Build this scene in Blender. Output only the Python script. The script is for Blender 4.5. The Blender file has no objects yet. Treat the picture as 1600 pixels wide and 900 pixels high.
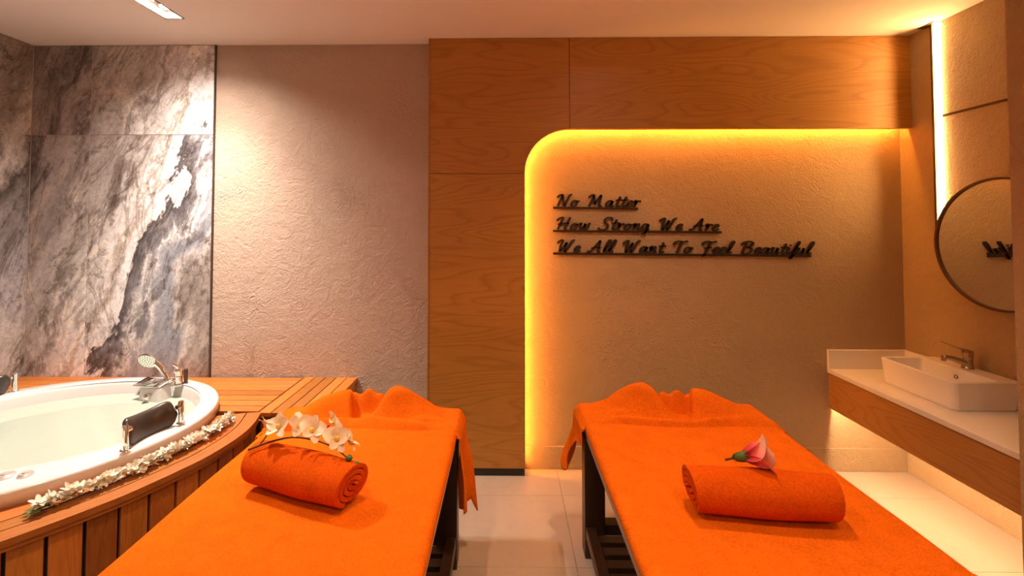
import bpy, bmesh, math, random
from math import sin, cos, pi, radians, sqrt, exp, atan2
from mathutils import Vector, Matrix

random.seed(7)
scene = bpy.context.scene
COL = scene.collection

# ------------------------------------------------------------------ camera
cd = bpy.data.cameras.new('camera')
cam = bpy.data.objects.new('camera', cd); COL.objects.link(cam)
cd.sensor_fit = 'HORIZONTAL'; cd.sensor_width = 36.0; cd.lens = 15.9975
cd.shift_x = 0.01183; cd.shift_y = -0.07444; cd.clip_start = 0.02
cam.location = (0, 0, 1.6)
cam.rotation_euler = (radians(91.7), 0, radians(0.8))
scene.camera = cam

# ------------------------------------------------------------------ world, exposure
w = bpy.data.worlds.new('world'); scene.world = w; w.use_nodes = True
w.node_tree.nodes['Background'].inputs[0].default_value = (1.0, 0.72, 0.5, 1)
w.node_tree.nodes['Background'].inputs[1].default_value = 0.02
vs = scene.view_settings
vs.view_transform = 'Standard'; vs.look = 'None'; vs.gamma = 1.0; vs.use_curve_mapping = False
vs.exposure = 0.82

SPOT_MAIN = (1.0, 0.83, 0.70)     # pinkish white lamp over the tub
SPOT_WARM = (1.0, 0.58, 0.28)     # warmer lamps over the beds
LED = (1.0, 0.34, 0.04)           # amber strip behind the oak surround
LED_PALE = (1.0, 0.56, 0.20)      # paler strips on the right wall / under the counter

# room measures (metres)
XL, XR, YB, YF, ZC = -3.245, 2.616, 3.048, -1.7, 2.83
XA, XH, ZA, ZH = .121, .413, 1.937, 2.226        # arch start / header bottom
YP = 2.952                        # face of the oak surround

# ------------------------------------------------------------------ helpers
def link(o, parent=None):
    COL.objects.link(o)
    if parent is not None:
        o.parent = parent
        o.matrix_parent_inverse = Matrix.Translation(parent.location).inverted()
    return o

def mk(name, verts, faces, mat, parent=None, smooth=False, bevel=0, seg=2, uvs=None, subsurf=0, clean=False):
    me = bpy.data.meshes.new(name)
    me.from_pydata([tuple(v) for v in verts], [], faces)
    if uvs:
        ul = me.uv_layers.new(name='UVMap')
        for lp in me.loops: ul.data[lp.index].uv = uvs[lp.vertex_index]
    bm = bmesh.new(); bm.from_mesh(me)
    if clean: bmesh.ops.remove_doubles(bm, verts=bm.verts, dist=1e-5)
    bmesh.ops.recalc_face_normals(bm, faces=bm.faces)
    bm.to_mesh(me); bm.free()
    if smooth:
        for p in me.polygons: p.use_smooth = True
    o = bpy.data.objects.new(name, me)
    me.materials.append(mat)
    link(o, parent)
    if bevel:
        b = o.modifiers.new('bevel', 'BEVEL'); b.width = bevel; b.segments = seg; b.limit_method = 'ANGLE'; b.angle_limit = radians(40)
    if subsurf:
        s = o.modifiers.new('sub', 'SUBSURF'); s.levels = subsurf; s.render_levels = subsurf
    return o

def boxvf(x0, x1, y0, y1, z0, z1):
    v = [(x0,y0,z0),(x1,y0,z0),(x1,y1,z0),(x0,y1,z0),(x0,y0,z1),(x1,y0,z1),(x1,y1,z1),(x0,y1,z1)]
    f = [(0,3,2,1),(4,5,6,7),(0,1,5,4),(1,2,6,5),(2,3,7,6),(3,0,4,7)]
    return v, f

def box(name, x0, x1, y0, y1, z0, z1, mat, parent=None, bevel=0, seg=2):
    v, f = boxvf(x0, x1, y0, y1, z0, z1)
    return mk(name, v, f, mat, parent, bevel=bevel, seg=seg)

def join(*vfs):
    V, F = [], []
    for v, f in vfs:
        n = len(V); V += list(v); F += [tuple(i + n for i in q) for q in f]
    return V, F

def frames(pts):
    pts = [Vector(p) for p in pts]; out = []
    t0 = (pts[1] - pts[0]).normalized()
    u = t0.orthogonal().normalized()
    for i, p in enumerate(pts):
        t = (pts[min(i+1, len(pts)-1)] - pts[max(i-1, 0)]).normalized()
        u = (u - t * u.dot(t)).normalized()
        out.append((p, u, t.cross(u)))
    return out

def tubevf(pts, rad, n=12, cap=True):
    fr = frames(pts); V, F = [], []
    for i, (p, u, b) in enumerate(fr):
        r = rad[i] if isinstance(rad, (list, tuple)) else rad
        for k in range(n):
            a = 2*pi*k/n; V.append(p + u*(r*cos(a)) + b*(r*sin(a)))
    m = len(pts)
    for i in range(m-1):
        for k in range(n):
            F.append((i*n+k, i*n+(k+1) % n, (i+1)*n+(k+1) % n, (i+1)*n+k))
    if cap:
        F.append(tuple(range(n))[::-1]); F.append(tuple((m-1)*n+k for k in range(n)))
    return V, F

def lathevf(profile, c=(0,0,0), n=24, axis=None):
    # profile: list of (r, z); axis: direction vector of z
    rot = Matrix.Identity(3) if axis is None else Vector(axis).to_track_quat('Z', 'Y').to_matrix()
    c = Vector(c); V, F = [], []
    for r, z in profile:
        for k in range(n):
            a = 2*pi*k/n; V.append(c + rot @ Vector((r*cos(a), r*sin(a), z)))
    m = len(profile)
    for i in range(m-1):
        for k in range(n):
            F.append((i*n+k, i*n+(k+1) % n, (i+1)*n+(k+1) % n, (i+1)*n+k))
    F.append(tuple(range(n))[::-1]); F.append(tuple((m-1)*n+k for k in range(n)))
    return V, F

def catmull(pts, n=8, closed=False):
    pts = [Vector(p) for p in pts]; out = []; m = len(pts)
    segs = m if closed else m-1
    for i in range(segs):
        g = lambda j: pts[j % m] if closed else pts[max(0, min(m-1, j))]
        p0, p1, p2, p3 = g(i-1), g(i), g(i+1), g(i+2)
        for k in range(n):
            t = k/n
            out.append(0.5*((2*p1) + (p2-p0)*t + (2*p0-5*p1+4*p2-p3)*t*t + (3*p1-p0-3*p2+p3)*t**3))
    if not closed: out.append(pts[-1])
    return out

def prismvf(poly, fn0, fn1):
    # poly: list of 2d points; fn0/fn1 map to the two 3d faces
    n = len(poly)
    V = [fn0(*p) for p in poly] + [fn1(*p) for p in poly]
    F = [tuple(range(n))[::-1], tuple(range(n, 2*n))] + [(i, (i+1) % n, n+(i+1) % n, n+i) for i in range(n)]
    return V, F

def thing(name, label, cat, loc=(0,0,0), group=None):
    o = bpy.data.objects.new(name, None); o.location = loc; o.empty_display_size = 0.05
    COL.objects.link(o)
    return tag(o, label, cat, group)

def tag(o, label, cat, group=None):
    o['label'] = label; o['category'] = cat
    if group: o['group'] = group
    return o

def struct(o, label=None):
    o['kind'] = 'structure'
    if label: o['label'] = label
    return o

# ------------------------------------------------------------------ materials
class NT:
    def __init__(s, name):
        s.m = bpy.data.materials.new(name); s.m.use_nodes = True
        s.t = s.m.node_tree; s.b = s.t.nodes['Principled BSDF']
    def n(s, kind, **kw):
        nd = s.t.nodes.new(kind)
        for k, v in kw.items():
            if k in nd.inputs.keys(): nd.inputs[k].default_value = v
            else: setattr(nd, k, v)
        return nd
    def l(s, a, b): s.t.links.new(a, b); return s
    def coord(s, kind='Object', scale=(1,1,1), rot=(0,0,0), loc=(0,0,0)):
        c = s.n('ShaderNodeTexCoord'); mp = s.n('ShaderNodeMapping')
        mp.inputs['Scale'].default_value = scale; mp.inputs['Rotation'].default_value = rot; mp.inputs['Location'].default_value = loc
        s.l(c.outputs[kind], mp.inputs[0]); return mp.outputs[0]
    def noise(s, vec, scale=5, detail=4, rough=0.5, dist=0):
        nd = s.n('ShaderNodeTexNoise'); nd.inputs['Scale'].default_value = scale; nd.inputs['Detail'].default_value = detail
        nd.inputs['Roughness'].default_value = rough; nd.inputs['Distortion'].default_value = dist
        s.l(vec, nd.inputs['Vector']); return nd
    def math(s, op, a, b=None, c=None):
        nd = s.n('ShaderNodeMath', operation=op)
        for i, v in enumerate((a, b, c)):
            if v is None: continue
            if isinstance(v, (int, float)): nd.inputs[i].default_value = v
            else: s.l(v, nd.inputs[i])
        return nd.outputs[0]
    def ramp(s, fac, stops, interp='LINEAR'):
        nd = s.n('ShaderNodeValToRGB'); cr = nd.color_ramp; cr.interpolation = interp
        while len(cr.elements) < len(stops): cr.elements.new(0.5)
        for e, (p, c) in zip(cr.elements, stops):
            e.position = p; e.color = (*c, 1) if len(c) == 3 else c
        s.l(fac, nd.inputs[0]); return nd.outputs[0]
    def mix(s, fac, a, b, blend='MIX'):
        nd = s.n('ShaderNodeMix', data_type='RGBA', blend_type=blend)
        for sock, v in ((nd.inputs[0], fac), (nd.inputs[6], a), (nd.inputs[7], b)):
            if isinstance(v, (int, float)): sock.default_value = v
            elif isinstance(v, tuple): sock.default_value = (*v, 1)
            else: s.l(v, sock)
        return nd.outputs[2]
    def bump(s, h, strength=0.3, dist=0.01, prev=None):
        nd = s.n('ShaderNodeBump'); nd.inputs['Strength'].default_value = strength; nd.inputs['Distance'].default_value = dist
        s.l(h, nd.inputs['Height'])
        if prev is not None: s.l(prev, nd.inputs['Normal'])
        s.l(nd.outputs[0], s.b.inputs['Normal']); return nd.outputs[0]
    def set(s, color=None, rough=None, metal=None, **kw):
        if color is not None:
            if isinstance(color, tuple): s.b.inputs['Base Color'].default_value = (*color, 1)
            else: s.l(color, s.b.inputs['Base Color'])
        if rough is not None:
            if isinstance(rough, (int, float)): s.b.inputs['Roughness'].default_value = rough
            else: s.l(rough, s.b.inputs['Roughness'])
        if metal is not None: s.b.inputs['Metallic'].default_value = metal
        for k, v in kw.items(): s.b.inputs[k.replace('_', ' ')].default_value = v
        return s

def plain(name, color, rough=0.5, metal=0.0, vary=0.06, scale=30, **kw):
    a = NT(name); v = a.coord()
    n = a.noise(v, scale, 3)
    lo = tuple(c*(1-vary) for c in color); hi = tuple(min(1, c*(1+vary)) for c in color)
    a.set(a.mix(n.outputs[0], lo, hi), rough, metal, **kw)
    return a.m

def emit(name, color, strength):
    a = NT(name); a.set((0, 0, 0), 0.5)
    a.b.inputs['Emission Color'].default_value = (*color, 1); a.b.inputs['Emission Strength'].default_value = strength
    return a.m

def plaster(name, lo, hi, bump=0.5):
    a = NT(name); v = a.coord()
    big = a.noise(v, 2.2, 5, 0.6); mid = a.noise(v, 9, 6, 0.65, 1.4); fine = a.noise(v, 70, 5, 0.7)
    c = a.mix(a.math('MULTIPLY', a.math('ADD', big.outputs[0], mid.outputs[0]), 0.5), lo, hi)
    a.set(c, 0.85)
    sw = a.noise(v, 6, 3, 0.5, 3.0)
    arcs = a.math('SINE', a.math('MULTIPLY', sw.outputs[0], 70))
    mask = a.ramp(a.noise(v, 3.2, 3, 0.5).outputs[0], [(0.5, (0,0,0)), (0.62, (1,1,1))])
    h = a.math('ADD', a.math('MULTIPLY', a.math('MULTIPLY', arcs, mask), 0.2), a.math('ADD', a.math('MULTIPLY', mid.outputs[0], 1.2), a.math('MULTIPLY', fine.outputs[0], 0.75)))
    a.bump(h, bump, 0.02)
    return a.m

def oak(name, axis, lo, hi, rough=0.45):
    a = NT(name)
    sc = {'x': (0.55, 3, 3.4), 'y': (3, 0.55, 3.4), 'z': (3, 3, 0.5)}[axis]
    sf = {'x': (6, 120, 160), 'y': (120, 6, 160), 'z': (120, 120, 6)}[axis]
    oi = a.n('ShaderNodeObjectInfo')
    vadd = a.n('ShaderNodeVectorMath', operation='ADD'); a.l(a.coord(scale=sc), vadd.inputs[0])
    cmb = a.n('ShaderNodeCombineXYZ'); r20 = a.math('MULTIPLY', oi.outputs['Random'], 20)
    for i in range(3): a.l(r20, cmb.inputs[i])
    a.l(cmb.outputs[0], vadd.inputs[1])
    base = a.noise(vadd.outputs[0], 1.0, 2, 0.45, 0.25)
    rings = a.math('FRACT', a.math('MULTIPLY', base.outputs[0], 26))
    rr = a.ramp(rings, [(0, (0.15,)*3), (0.25, (0.85,)*3), (0.8, (1,)*3), (1, (0.15,)*3)])
    fine = a.noise(a.coord(scale=sf), 1.0, 4, 0.6)
    f = a.math('ADD', a.math('MULTIPLY', rr, 0.42), a.math('MULTIPLY', fine.outputs[0], 0.6))
    blotch = a.noise(a.coord(scale=tuple(0.6*q for q in sc)), 1.5, 3)
    c = a.mix(f, lo, hi)
    c = a.mix(a.math('MULTIPLY', blotch.outputs[0], 0.45), c, tuple(q*0.72 for q in lo))
    a.set(c, rough); a.bump(f, 0.12, 0.002)
    return a.m

def teak(name, lo, hi):
    # boards carry UVs: u runs along the board in metres
    a = NT(name); oi = a.n('ShaderNodeObjectInfo')
    r = oi.outputs['Random']
    uv = a.n('ShaderNodeTexCoord'); off = a.n('ShaderNodeCombineXYZ')
    a.l(a.math('MULTIPLY', r, 31), off.inputs[0]); a.l(a.math('MULTIPLY', r, 17), off.inputs[1]); a.l(a.math('MULTIPLY', r, 9), off.inputs[2])
    va = a.n('ShaderNodeVectorMath', operation='ADD'); a.l(uv.outputs['UV'], va.inputs[0]); a.l(off.outputs[0], va.inputs[1])
    def mp(sc):
        m = a.n('ShaderNodeMapping'); m.inputs['Scale'].default_value = sc; a.l(va.outputs[0], m.inputs[0]); return m.outputs[0]
    base = a.noise(mp((1.3, 9, 1)), 1, 3, 0.5, 0.3)
    rings = a.math('FRACT', a.math('MULTIPLY', base.outputs[0], 14))
    rr = a.ramp(rings, [(0, (0.2,)*3), (0.3, (0.9,)*3), (0.8, (1,)*3), (1, (0.2,)*3)])
    fine = a.noise(mp((9, 190, 1)), 1, 4, 0.6)
    f = a.math('ADD', a.math('MULTIPLY', rr, 0.3), a.math('MULTIPLY', fine.outputs[0], 0.7))
    c = a.mix(f, lo, hi)
    hs = a.n('ShaderNodeHueSaturation'); a.l(c, hs.inputs['Color'])
    a.l(a.math('ADD', a.math('MULTIPLY', r, 0.75), 0.6), hs.inputs['Value'])
    a.l(a.math('ADD', a.math('MULTIPLY', a.math('FRACT', a.math('MULTIPLY', r, 7.3)), 0.016), 0.490), hs.inputs['Hue'])
    a.set(hs.outputs[0], 0.42); a.bump(f, 0.15, 0.002)
    return a.m

def marble(name, axis):
    # big diagonal bands; axis 'x': wall in the XZ plane, 'y': wall in the YZ plane
    a = NT(name); oi = a.n('ShaderNodeObjectInfo')
    co = a.n('ShaderNodeTexCoord'); sx = a.n('ShaderNodeSeparateXYZ'); a.l(co.outputs['Object'], sx.inputs[0])
    along = sx.outputs[0 if axis == 'x' else 1]
    d = a.math('ADD', a.math('MULTIPLY', along, 0.923), a.math('MULTIPLY', sx.outputs[2], -0.385))
    t = a.math('ADD', a.math('MULTIPLY', along, 0.385), a.math('MULTIPLY', sx.outputs[2], 0.923))
    cb = a.n('ShaderNodeCombineXYZ'); a.l(d, cb.inputs[0]); a.l(a.math('MULTIPLY', t, 0.46), cb.inputs[1])
    a.l(a.math('MULTIPLY', oi.outputs['Random'], 3.0), cb.inputs[2])
    warp = a.noise(cb.outputs[0], 2.1, 8, 0.62, 0.9)
    warp2 = a.noise(cb.outputs[0], 9, 8, 0.7, 0.8)
    dd = a.math('ADD', d, a.math('ADD', a.math('MULTIPLY', a.math('SUBTRACT', warp.outputs[0], 0.5), 0.85), a.math('MULTIPLY', a.math('SUBTRACT', warp2.outputs[0], 0.5), 0.26)))
    lo, hi = (-4.1, -2.1) if axis == 'x' else (0.6, 2.9)
    f = a.math('DIVIDE', a.math('SUBTRACT', dd, lo), hi-lo)
    if axis == 'x':
        st = [(0.0, (.24,.20,.18)), (.10, (.42,.36,.32)), (.17, (.20,.17,.155)), (.24, (.52,.46,.42)), (.31, (.40,.35,.32)), (.36, (.62,.57,.53)), (.42, (.50,.45,.41)), (.455, (.74,.70,.66)), (.475, (.34,.29,.26)), (.50, (.72,.67,.63)), (.555, (.84,.81,.78)),
              (.585, (.52,.44,.37)), (.60, (.87,.85,.83)), (.655, (.88,.86,.84)), (.668, (.08,.07,.07)), (.71, (.26,.25,.26)), (.732, (.80,.78,.76)), (.755, (.40,.41,.44)), (.81, (.33,.35,.39)), (.85, (.64,.61,.58)), (.885, (.30,.26,.23)), (.93, (.50,.45,.41)), (1.0, (.30,.26,.23))]
    else:
        st = [(0.0, (.40,.36,.34)), (.12, (.24,.2,.18)), (.25, (.58,.53,.50)), (.33, (.13,.11,.10)), (.42, (.40,.35,.31)), (.5, (.30,.25,.21)), (.56, (.66,.60,.55)), (.62, (.11,.09,.08)), (.72, (.38,.36,.37)), (.8, (.56,.51,.46)), (.86, (.15,.125,.11)), (.93, (.42,.37,.33)), (1.0, (.26,.23,.2))]
    c = a.ramp(f, st)
    # fine streaks along the veins + speckle
    mp = a.n('ShaderNodeMapping'); mp.inputs['Scale'].default_value = (17, 13, 4); a.l(cb.outputs[0], mp.inputs[0])
    streak = a.noise(mp.outputs[0], 1.0, 8, 0.68, 1.2)
    sp = a.noise(co.outputs['Object'], 38, 8, 0.75, 0.5)
    c = a.mix(0.85, c, a.ramp(streak.outputs[0], [(.28, (.48,.45,.43)), (.5, (.98,.96,.94)), (.72, (1.25,1.22,1.18))]), 'MULTIPLY')
    c = a.mix(0.7, c, a.ramp(sp.outputs[0], [(.32, (.45,.43,.42)), (.5, (1,1,1)), (.7, (1.15,1.13,1.1))]), 'MULTIPLY')
    mf = a.n('ShaderNodeMapping'); mf.inputs['Scale'].default_value = (4.2, 4.0, 2.0); a.l(cb.outputs[0], mf.inputs[0])
    fl = a.noise(mf.outputs[0], 1.0, 12, 0.72, 0.7)
    c = a.mix(0.9, c, a.ramp(fl.outputs[0], [(.36, (.40,.35,.32)), (.415, (.62,.58,.56)), (.425, (1,.99,.98)), (.56, (.98,.98,1.0)), (.57, (1.22,1.18,1.12)), (.66, (1.3,1.26,1.2))]), 'MULTIPLY')
    # dark cracks
    vn = a.noise(cb.outputs[0], 2.6, 8, 0.62, 1.0)
    crack = a.ramp(a.math('ABSOLUTE', a.math('SUBTRACT', vn.outputs[0], 0.5)), [(0.0, (.30,.24,.20)), (.008, (.8,.76,.72)), (.02, (1,1,1))])
    c = a.mix(0.75, c, crack, 'MULTIPLY')
    c = a.mix(1.0, c, (.97, 1.02, 1.10), 'MULTIPLY')
    a.set(c, 0.32); a.bump(streak.outputs[0], 0.06, 0.004)
    return a.m

def terry(name, color):
    a = NT(name); v = a.coord()
    f1 = a.noise(v, 420, 3, 0.7); f2 = a.noise(v, 150, 4, 0.65); f3 = a.noise(v, 14, 4, 0.6)
    h = a.math('ADD', a.math('MULTIPLY', f1.outputs[0], 0.5), a.math('MULTIPLY', f2.outputs[0], 0.8))
    mixf = a.math('ADD', a.math('MULTIPLY', f2.outputs[0], 0.7), a.math('MULTIPLY', f3.outputs[0], 0.3))
    lo = tuple(q*0.72 for q in color); hi = tuple(min(1, q*1.18) for q in color)
    c = a.ramp(mixf, [(0.3, lo), (0.62, hi)])
    a.set(c, 0.95, Specular_IOR_Level=0.05)
    b1 = a.bump(h, 0.6, 0.004)
    a.bump(f3.outputs[0], 0.25, 0.012, b1)
    return a.m

M = {}
M['plaster'] = plaster('plaster_taupe', (.50, .385, .30), (.64, .505, .405), 0.55)
M['plaster_tan_glow'] = plaster('plaster_tan_glow', (.38, .275, .165), (.50, .37, .235), 0.5)  # wall plaster with amber strip glow put into its colour; also tones the skirting
M['plaster_warm'] = plaster('plaster_warm', (.38, .265, .145), (.50, .365, .21), 0.6)
M['ceiling'] = plain('ceiling_paint', (.87, .82, .78), 0.9, vary=.02, scale=3)
M['oak_x'] = oak('oak_panel', 'x', (.33, .130, .016), (.64, .315, .062))
M['oak_y'] = oak('oak_counter', 'y', (.32, .13, .025), (.58, .28, .075))
M['teak'] = teak('teak_board', (.30, .078, .010), (.64, .235, .040))
M['marble_x'] = marble('stone_slab_back', 'x')
M['marble_y'] = marble('stone_slab_side', 'y')
M['terry'] = terry('orange_terry', (.72, .148, .006))
M['terry_deep'] = terry('orange_terry_roll', (.60, .090, .0035))
M['grout'] = plain('grout', (.60, .51, .44), .9)
M['trim'] = plain('dark_trim', (.07, .045, .03), .4)
M['seam'] = plain('panel_seam', (.10, .035, .01), .7)
M['black'] = plain('black_plinth', (.012, .010, .008), .5)
M['wenge'] = plain('dark_bed_wood', (.035, .017, .009), .38, vary=.35, scale=18)
M['rail'] = plain('bed_rail_laminate', (.62, .46, .31), .5)
M['rail_dark'] = plain('bed_rail_taupe', (.34, .25, .18), .5)
M['acrylic'] = plain('white_acrylic', (.72, .695, .69), .12, vary=.01)
M['ceramic'] = plain('white_ceramic', (.84, .80, .77), .15, vary=.01)
M['quartz'] = plain('white_quartz', (.80, .75, .70), .25, vary=.03, scale=80)
M['chrome'] = plain('chrome', (.88, .86, .84), .07, 1.0, vary=.01)
M['satin'] = plain('satin_chrome', (.80, .80, .80), .32, .7, vary=.02)
M['nickel'] = plain('brushed_nickel', (.52, .46, .38), .22, 1.0, vary=.03)
M['leather'] = plain('brown_black_vinyl', (.045, .033, .028), .32, vary=.1)
M['letter'] = plain('black_letter', (.022, .014, .009), .45)
M['bronze'] = plain('dark_bronze', (.10, .05, .022), .4, 0.3)
M['mirror'] = plain('mirror_glass', (.80, .78, .74), .015, 1.0, vary=.002)
M['petal'] = plain('white_petal', (.88, .84, .74), .55, vary=.08, scale=90, Subsurface_Weight=0.15)
M['orchid'] = plain('orchid_petal', (.90, .74, .60), .55, vary=.1, scale=70, Subsurface_Weight=0.15)
M['yellow'] = plain('flower_heart', (.75, .55, .10), .6, vary=.2)
M['stem'] = plain('brown_stem', (.09, .035, .012), .6, vary=.2)
M['green'] = plain('flower_green', (.07, .13, .025), .55, vary=.3)
M['led_amber'] = emit('led_amber', LED, 108)
M['led_pale'] = emit('led_pale', LED_PALE, 60)
M['led_under'] = emit('led_under', (1.0, 0.66, 0.34), 130)
M['lamp_disc'] = emit('lamp_disc', SPOT_MAIN, 60)
M['steel_frame'] = plain('lamp_frame', (.12, .09, .08), .35, .5)
M['lamp_inner'] = plain('lamp_inner', (.8, .76, .74), .3)

a = NT('floor_tile'); v = a.coord(); n1 = a.noise(v, 3, 6, .6); n2 = a.noise(v, 22, 6, .65)
a.set(a.mix(a.math('MULTIPLY', a.math('ADD', n1.outputs[0], n2.outputs[0]), .5), (.37, .305, .255), (.53, .45, .39)), .45); a.bump(n2.outputs[0], .05, .003)
M['floor'] = a.m
a = NT('bath_water'); v = a.coord(); n1 = a.noise(v, 14, 3, .5, .6)
a.set((.42, .50, .43), .06, IOR=1.33); a.bump(n1.outputs[0], .12, .01); M['water'] = a.m
a = NT('hibiscus_petal'); uv = a.coord('UV'); sx = a.n('ShaderNodeSeparateXYZ'); a.l(uv, sx.inputs[0])
nz = a.noise(a.coord('UV', (3, 40, 1)), 1, 3)
a.set(a.ramp(a.math('ADD', sx.outputs[0], a.math('MULTIPLY', a.math('SUBTRACT', nz.outputs[0], .5), .25)), [(0, (.55, .02, .06)), (.3, (.85, .13, .16)), (.6, (.95, .42, .36)), (1, (.95, .66, .48))]), .5, Subsurface_Weight=.1)
M['hibiscus'] = a.m

# ------------------------------------------------------------------ room shell
T = 0.15
floor = struct(box('floor', XL-T, XR+T, YF-T, YB+T, -0.2, -0.006, M['grout']), 'beige stone tiled floor between the massage beds')
xj = [XL-.02] + [0.33+1.14*k for k in range(-3, 3)] + [XR+.0]
xj = sorted(x for x in set(xj) if XL-.03 <= x <= XR+.01)
yj = [2.18+.567*k for k in range(-7, 2)] + [YB]
yj = [YF] + [y for y in yj if y > YF+.05]
g = .0009
for i in range(len(xj)-1):
    for j in range(len(yj)-1):
        if xj[i+1]-xj[i] < .03: continue
        box('floor_tile', xj[i]+g, xj[i+1]-g, yj[j]+g, yj[j+1]-g, -.006, 0, M['floor'], floor, bevel=.001, seg=1)

# ceiling with rectangular openings for the recessed lamps
LAMPS = [(-1.972, 2.526), (0.70, 2.05), (-0.75, 0.80), (0.95, 0.55), (0.0, -0.9)]
HX, HY = 0.052, 0.115
def ceiling_mesh():
    xs = sorted({XL-T, XR+T} | {q for L in LAMPS for q in (L[0]-HX, L[0]+HX)})
    ys = sorted({YF-T, YB+T} | {q for L in LAMPS for q in (L[1]-HY, L[1]+HY)})
    V, F = [], []
    for i in range(len(xs)-1):
        for j in range(len(ys)-1):
            cx, cy = (xs[i]+xs[i+1])/2, (ys[j]+ys[j+1])/2
            if any(abs(cx-L[0]) < HX and abs(cy-L[1]) < HY for L in LAMPS): continue
            n = len(V); V += [(xs[i],ys[j],ZC),(xs[i+1],ys[j],ZC),(xs[i+1],ys[j+1],ZC),(xs[i],ys[j+1],ZC)]
            F.append((n,n+3,n+2,n+1))
    n = len(V); z = ZC+.14
    V += [(XL-T,YF-T,z),(XR+T,YF-T,z),(XR+T,YB+T,z),(XL-T,YB+T,z)]; F.append((n,n+1,n+2,n+3))
    return V, F
V, F = ceiling_mesh()
struct(mk('ceiling', V, F, M['ceiling'], clean=True), 'plain painted ceiling over the whole room')

wb = struct(box('wall_back', XL-T, XR+T, YB, YB+T, -.2, ZC, M['plaster']), 'taupe trowelled plaster wall behind the beds')
wl = struct(box('wall_left', XL-T, XL, YF-T, YB, -.2, ZC, M['plaster']), 'side wall clad in dark stone slabs')
wr = struct(box('wall_right', XR, XR+T, YF-T, YB, -.2, ZC, M['plaster_warm']), 'plaster wall behind the mirror and basin')
struct(box('wall_front', XL-T, XR+T, YF-T, YF, -.2, ZC, M['plaster']), 'plaster wall behind the viewer')
struct(box('wall_partition', 2.0, XR, 1.62, 1.829, 0, ZC, M['plaster_warm']), 'short plaster partition at the right edge')

box('amber_glow_field', XA-.05, XR, YB-.002, YB+.01, 0, ZH+.08, M['plaster_tan_glow'], wb)  # thin overlay on the same plaster, amber glow put into its colour
# stone slabs on the back wall (beside the tub) and on the left wall
DZ = 0.589
for x0, x1 in ((XL+.012, -2.829), (-2.829, -1.983)):
    for z0, z1 in ((DZ-.02, 2.213), (2.213, ZC-.002)):
        box('stone_tile', x0+.0018, x1-.0018, YB-.012, YB, z0+.0018, z1-.0018, M['marble_x'], wb, bevel=.0012, seg=1)
box('tile_edge_trim', -1.983, -1.975, YB-.014, YB, DZ-.02, ZC-.002, M['trim'], wb)
box('tile_grout_backing', XL, -1.983, YB-.009, YB+.001, DZ-.02, ZC-.002, M['grout'], wb)
box('tile_grout_backing', XL-.001, XL+.009, .8, YB, DZ-.02, ZC-.002, M['grout'], wl)
ys_ = [YB-.012, 2.2, 1.35, .8]
for k in range(3):
    for z0, z1 in ((DZ-.02, 2.213), (2.213, ZC-.002)):
        box('stone_tile', XL, XL+.012, ys_[k+1]+.0018, ys_[k]-.0018, z0+.0018, z1-.0018, M['marble_y'], wl, bevel=.0012, seg=1)

# baseboards of floor tile
struct(box('baseboard_back', .05, XR-.012, YB-.012, YB, 0, .148, M['plaster_tan_glow'], bevel=.003), 'low tile skirting under the lettering')
struct(box('baseboard_right', XR-.012, XR, 1.829, YB, 0, .148, M['plaster_tan_glow'], bevel=.003), 'low tile skirting under the counter')

# ------------------------------------------------------------------ oak surround with hidden LED
TH = .032
sur = thing('oak_surround', 'oak veneer wall surround with rounded inner corner framing the lettering', 'wall panel', (-.2, YP+TH/2, 0))
fn0 = lambda x, z: (x, YP, z)
fn1 = lambda x, z: (x, YP+TH, z)
gp = .0015
def panel(poly):
    V, F = prismvf(poly, fn0, fn1); return mk('oak_panel', V, F, M['oak_x'], sur, bevel=.0012, seg=1)
panel([(-.500, .048), (XA, .048), (XA, ZA-gp), (-.500, ZA-gp)])
cx, cz, ra, rb = XH, ZA, XH-XA, ZH-ZA
arc = [(cx-ra*cos(t), cz+rb*sin(t)) for t in [pi/2*k/24 for k in range(25)]]
panel([(-.500, ZA+gp)] + [(XA, ZA+gp)] + arc[1:-1] + [(XH-gp, ZH), (XH-gp, ZC-.001), (-.500, ZC-.001)])
panel([(XH+gp, ZH), (XR-.001, ZH), (XR-.001, ZC-.001), (XH+gp, ZC-.001)])
box('edge_strip', -.509, -.5005, YP-.002, YB, .048, ZC-.001, M['oak_x'], sur)
box('plinth', -.505, XA-.004, YP+.004, YB-.02, 0, .048, M['black'], sur)
box('seam_light_stop', XH-gp, XH+gp, YP+.005, YP+TH, ZH, ZC-.001, M['seam'], sur)  # added strips in both seams, stop the LED light leaking through
box('seam_light_stop', -.5, XA, YP+.005, YP+TH, ZA-gp, ZA+gp, M['seam'], sur)
# battens behind keep the cavity closed
box('batten', -.49, -.46, YP+TH, YB, .05, ZC-.01, M['seam'], sur)
box('batten', XA-.11, XA-.08, YP+TH, YB, .05, ZA, M['seam'], sur)
# LED strip following the opening, inside the cavity
off = .045
path = [(XA-off, .06), (XA-off, ZA)] + [(cx-(ra+off)*cos(t), cz+(rb+off)*sin(t)) for t in [pi/2*k/20 for k in range(1, 20)]] + [(XH, ZH+off), (XR-.03, ZH+off)]
V, F = [], []
for i, (x, z) in enumerate(path):
    V += [(x, YP+TH+.006, z), (x, YP+TH+.016, z)]
    if i: F.append((2*i-2, 2*i-1, 2*i+1, 2*i))
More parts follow.
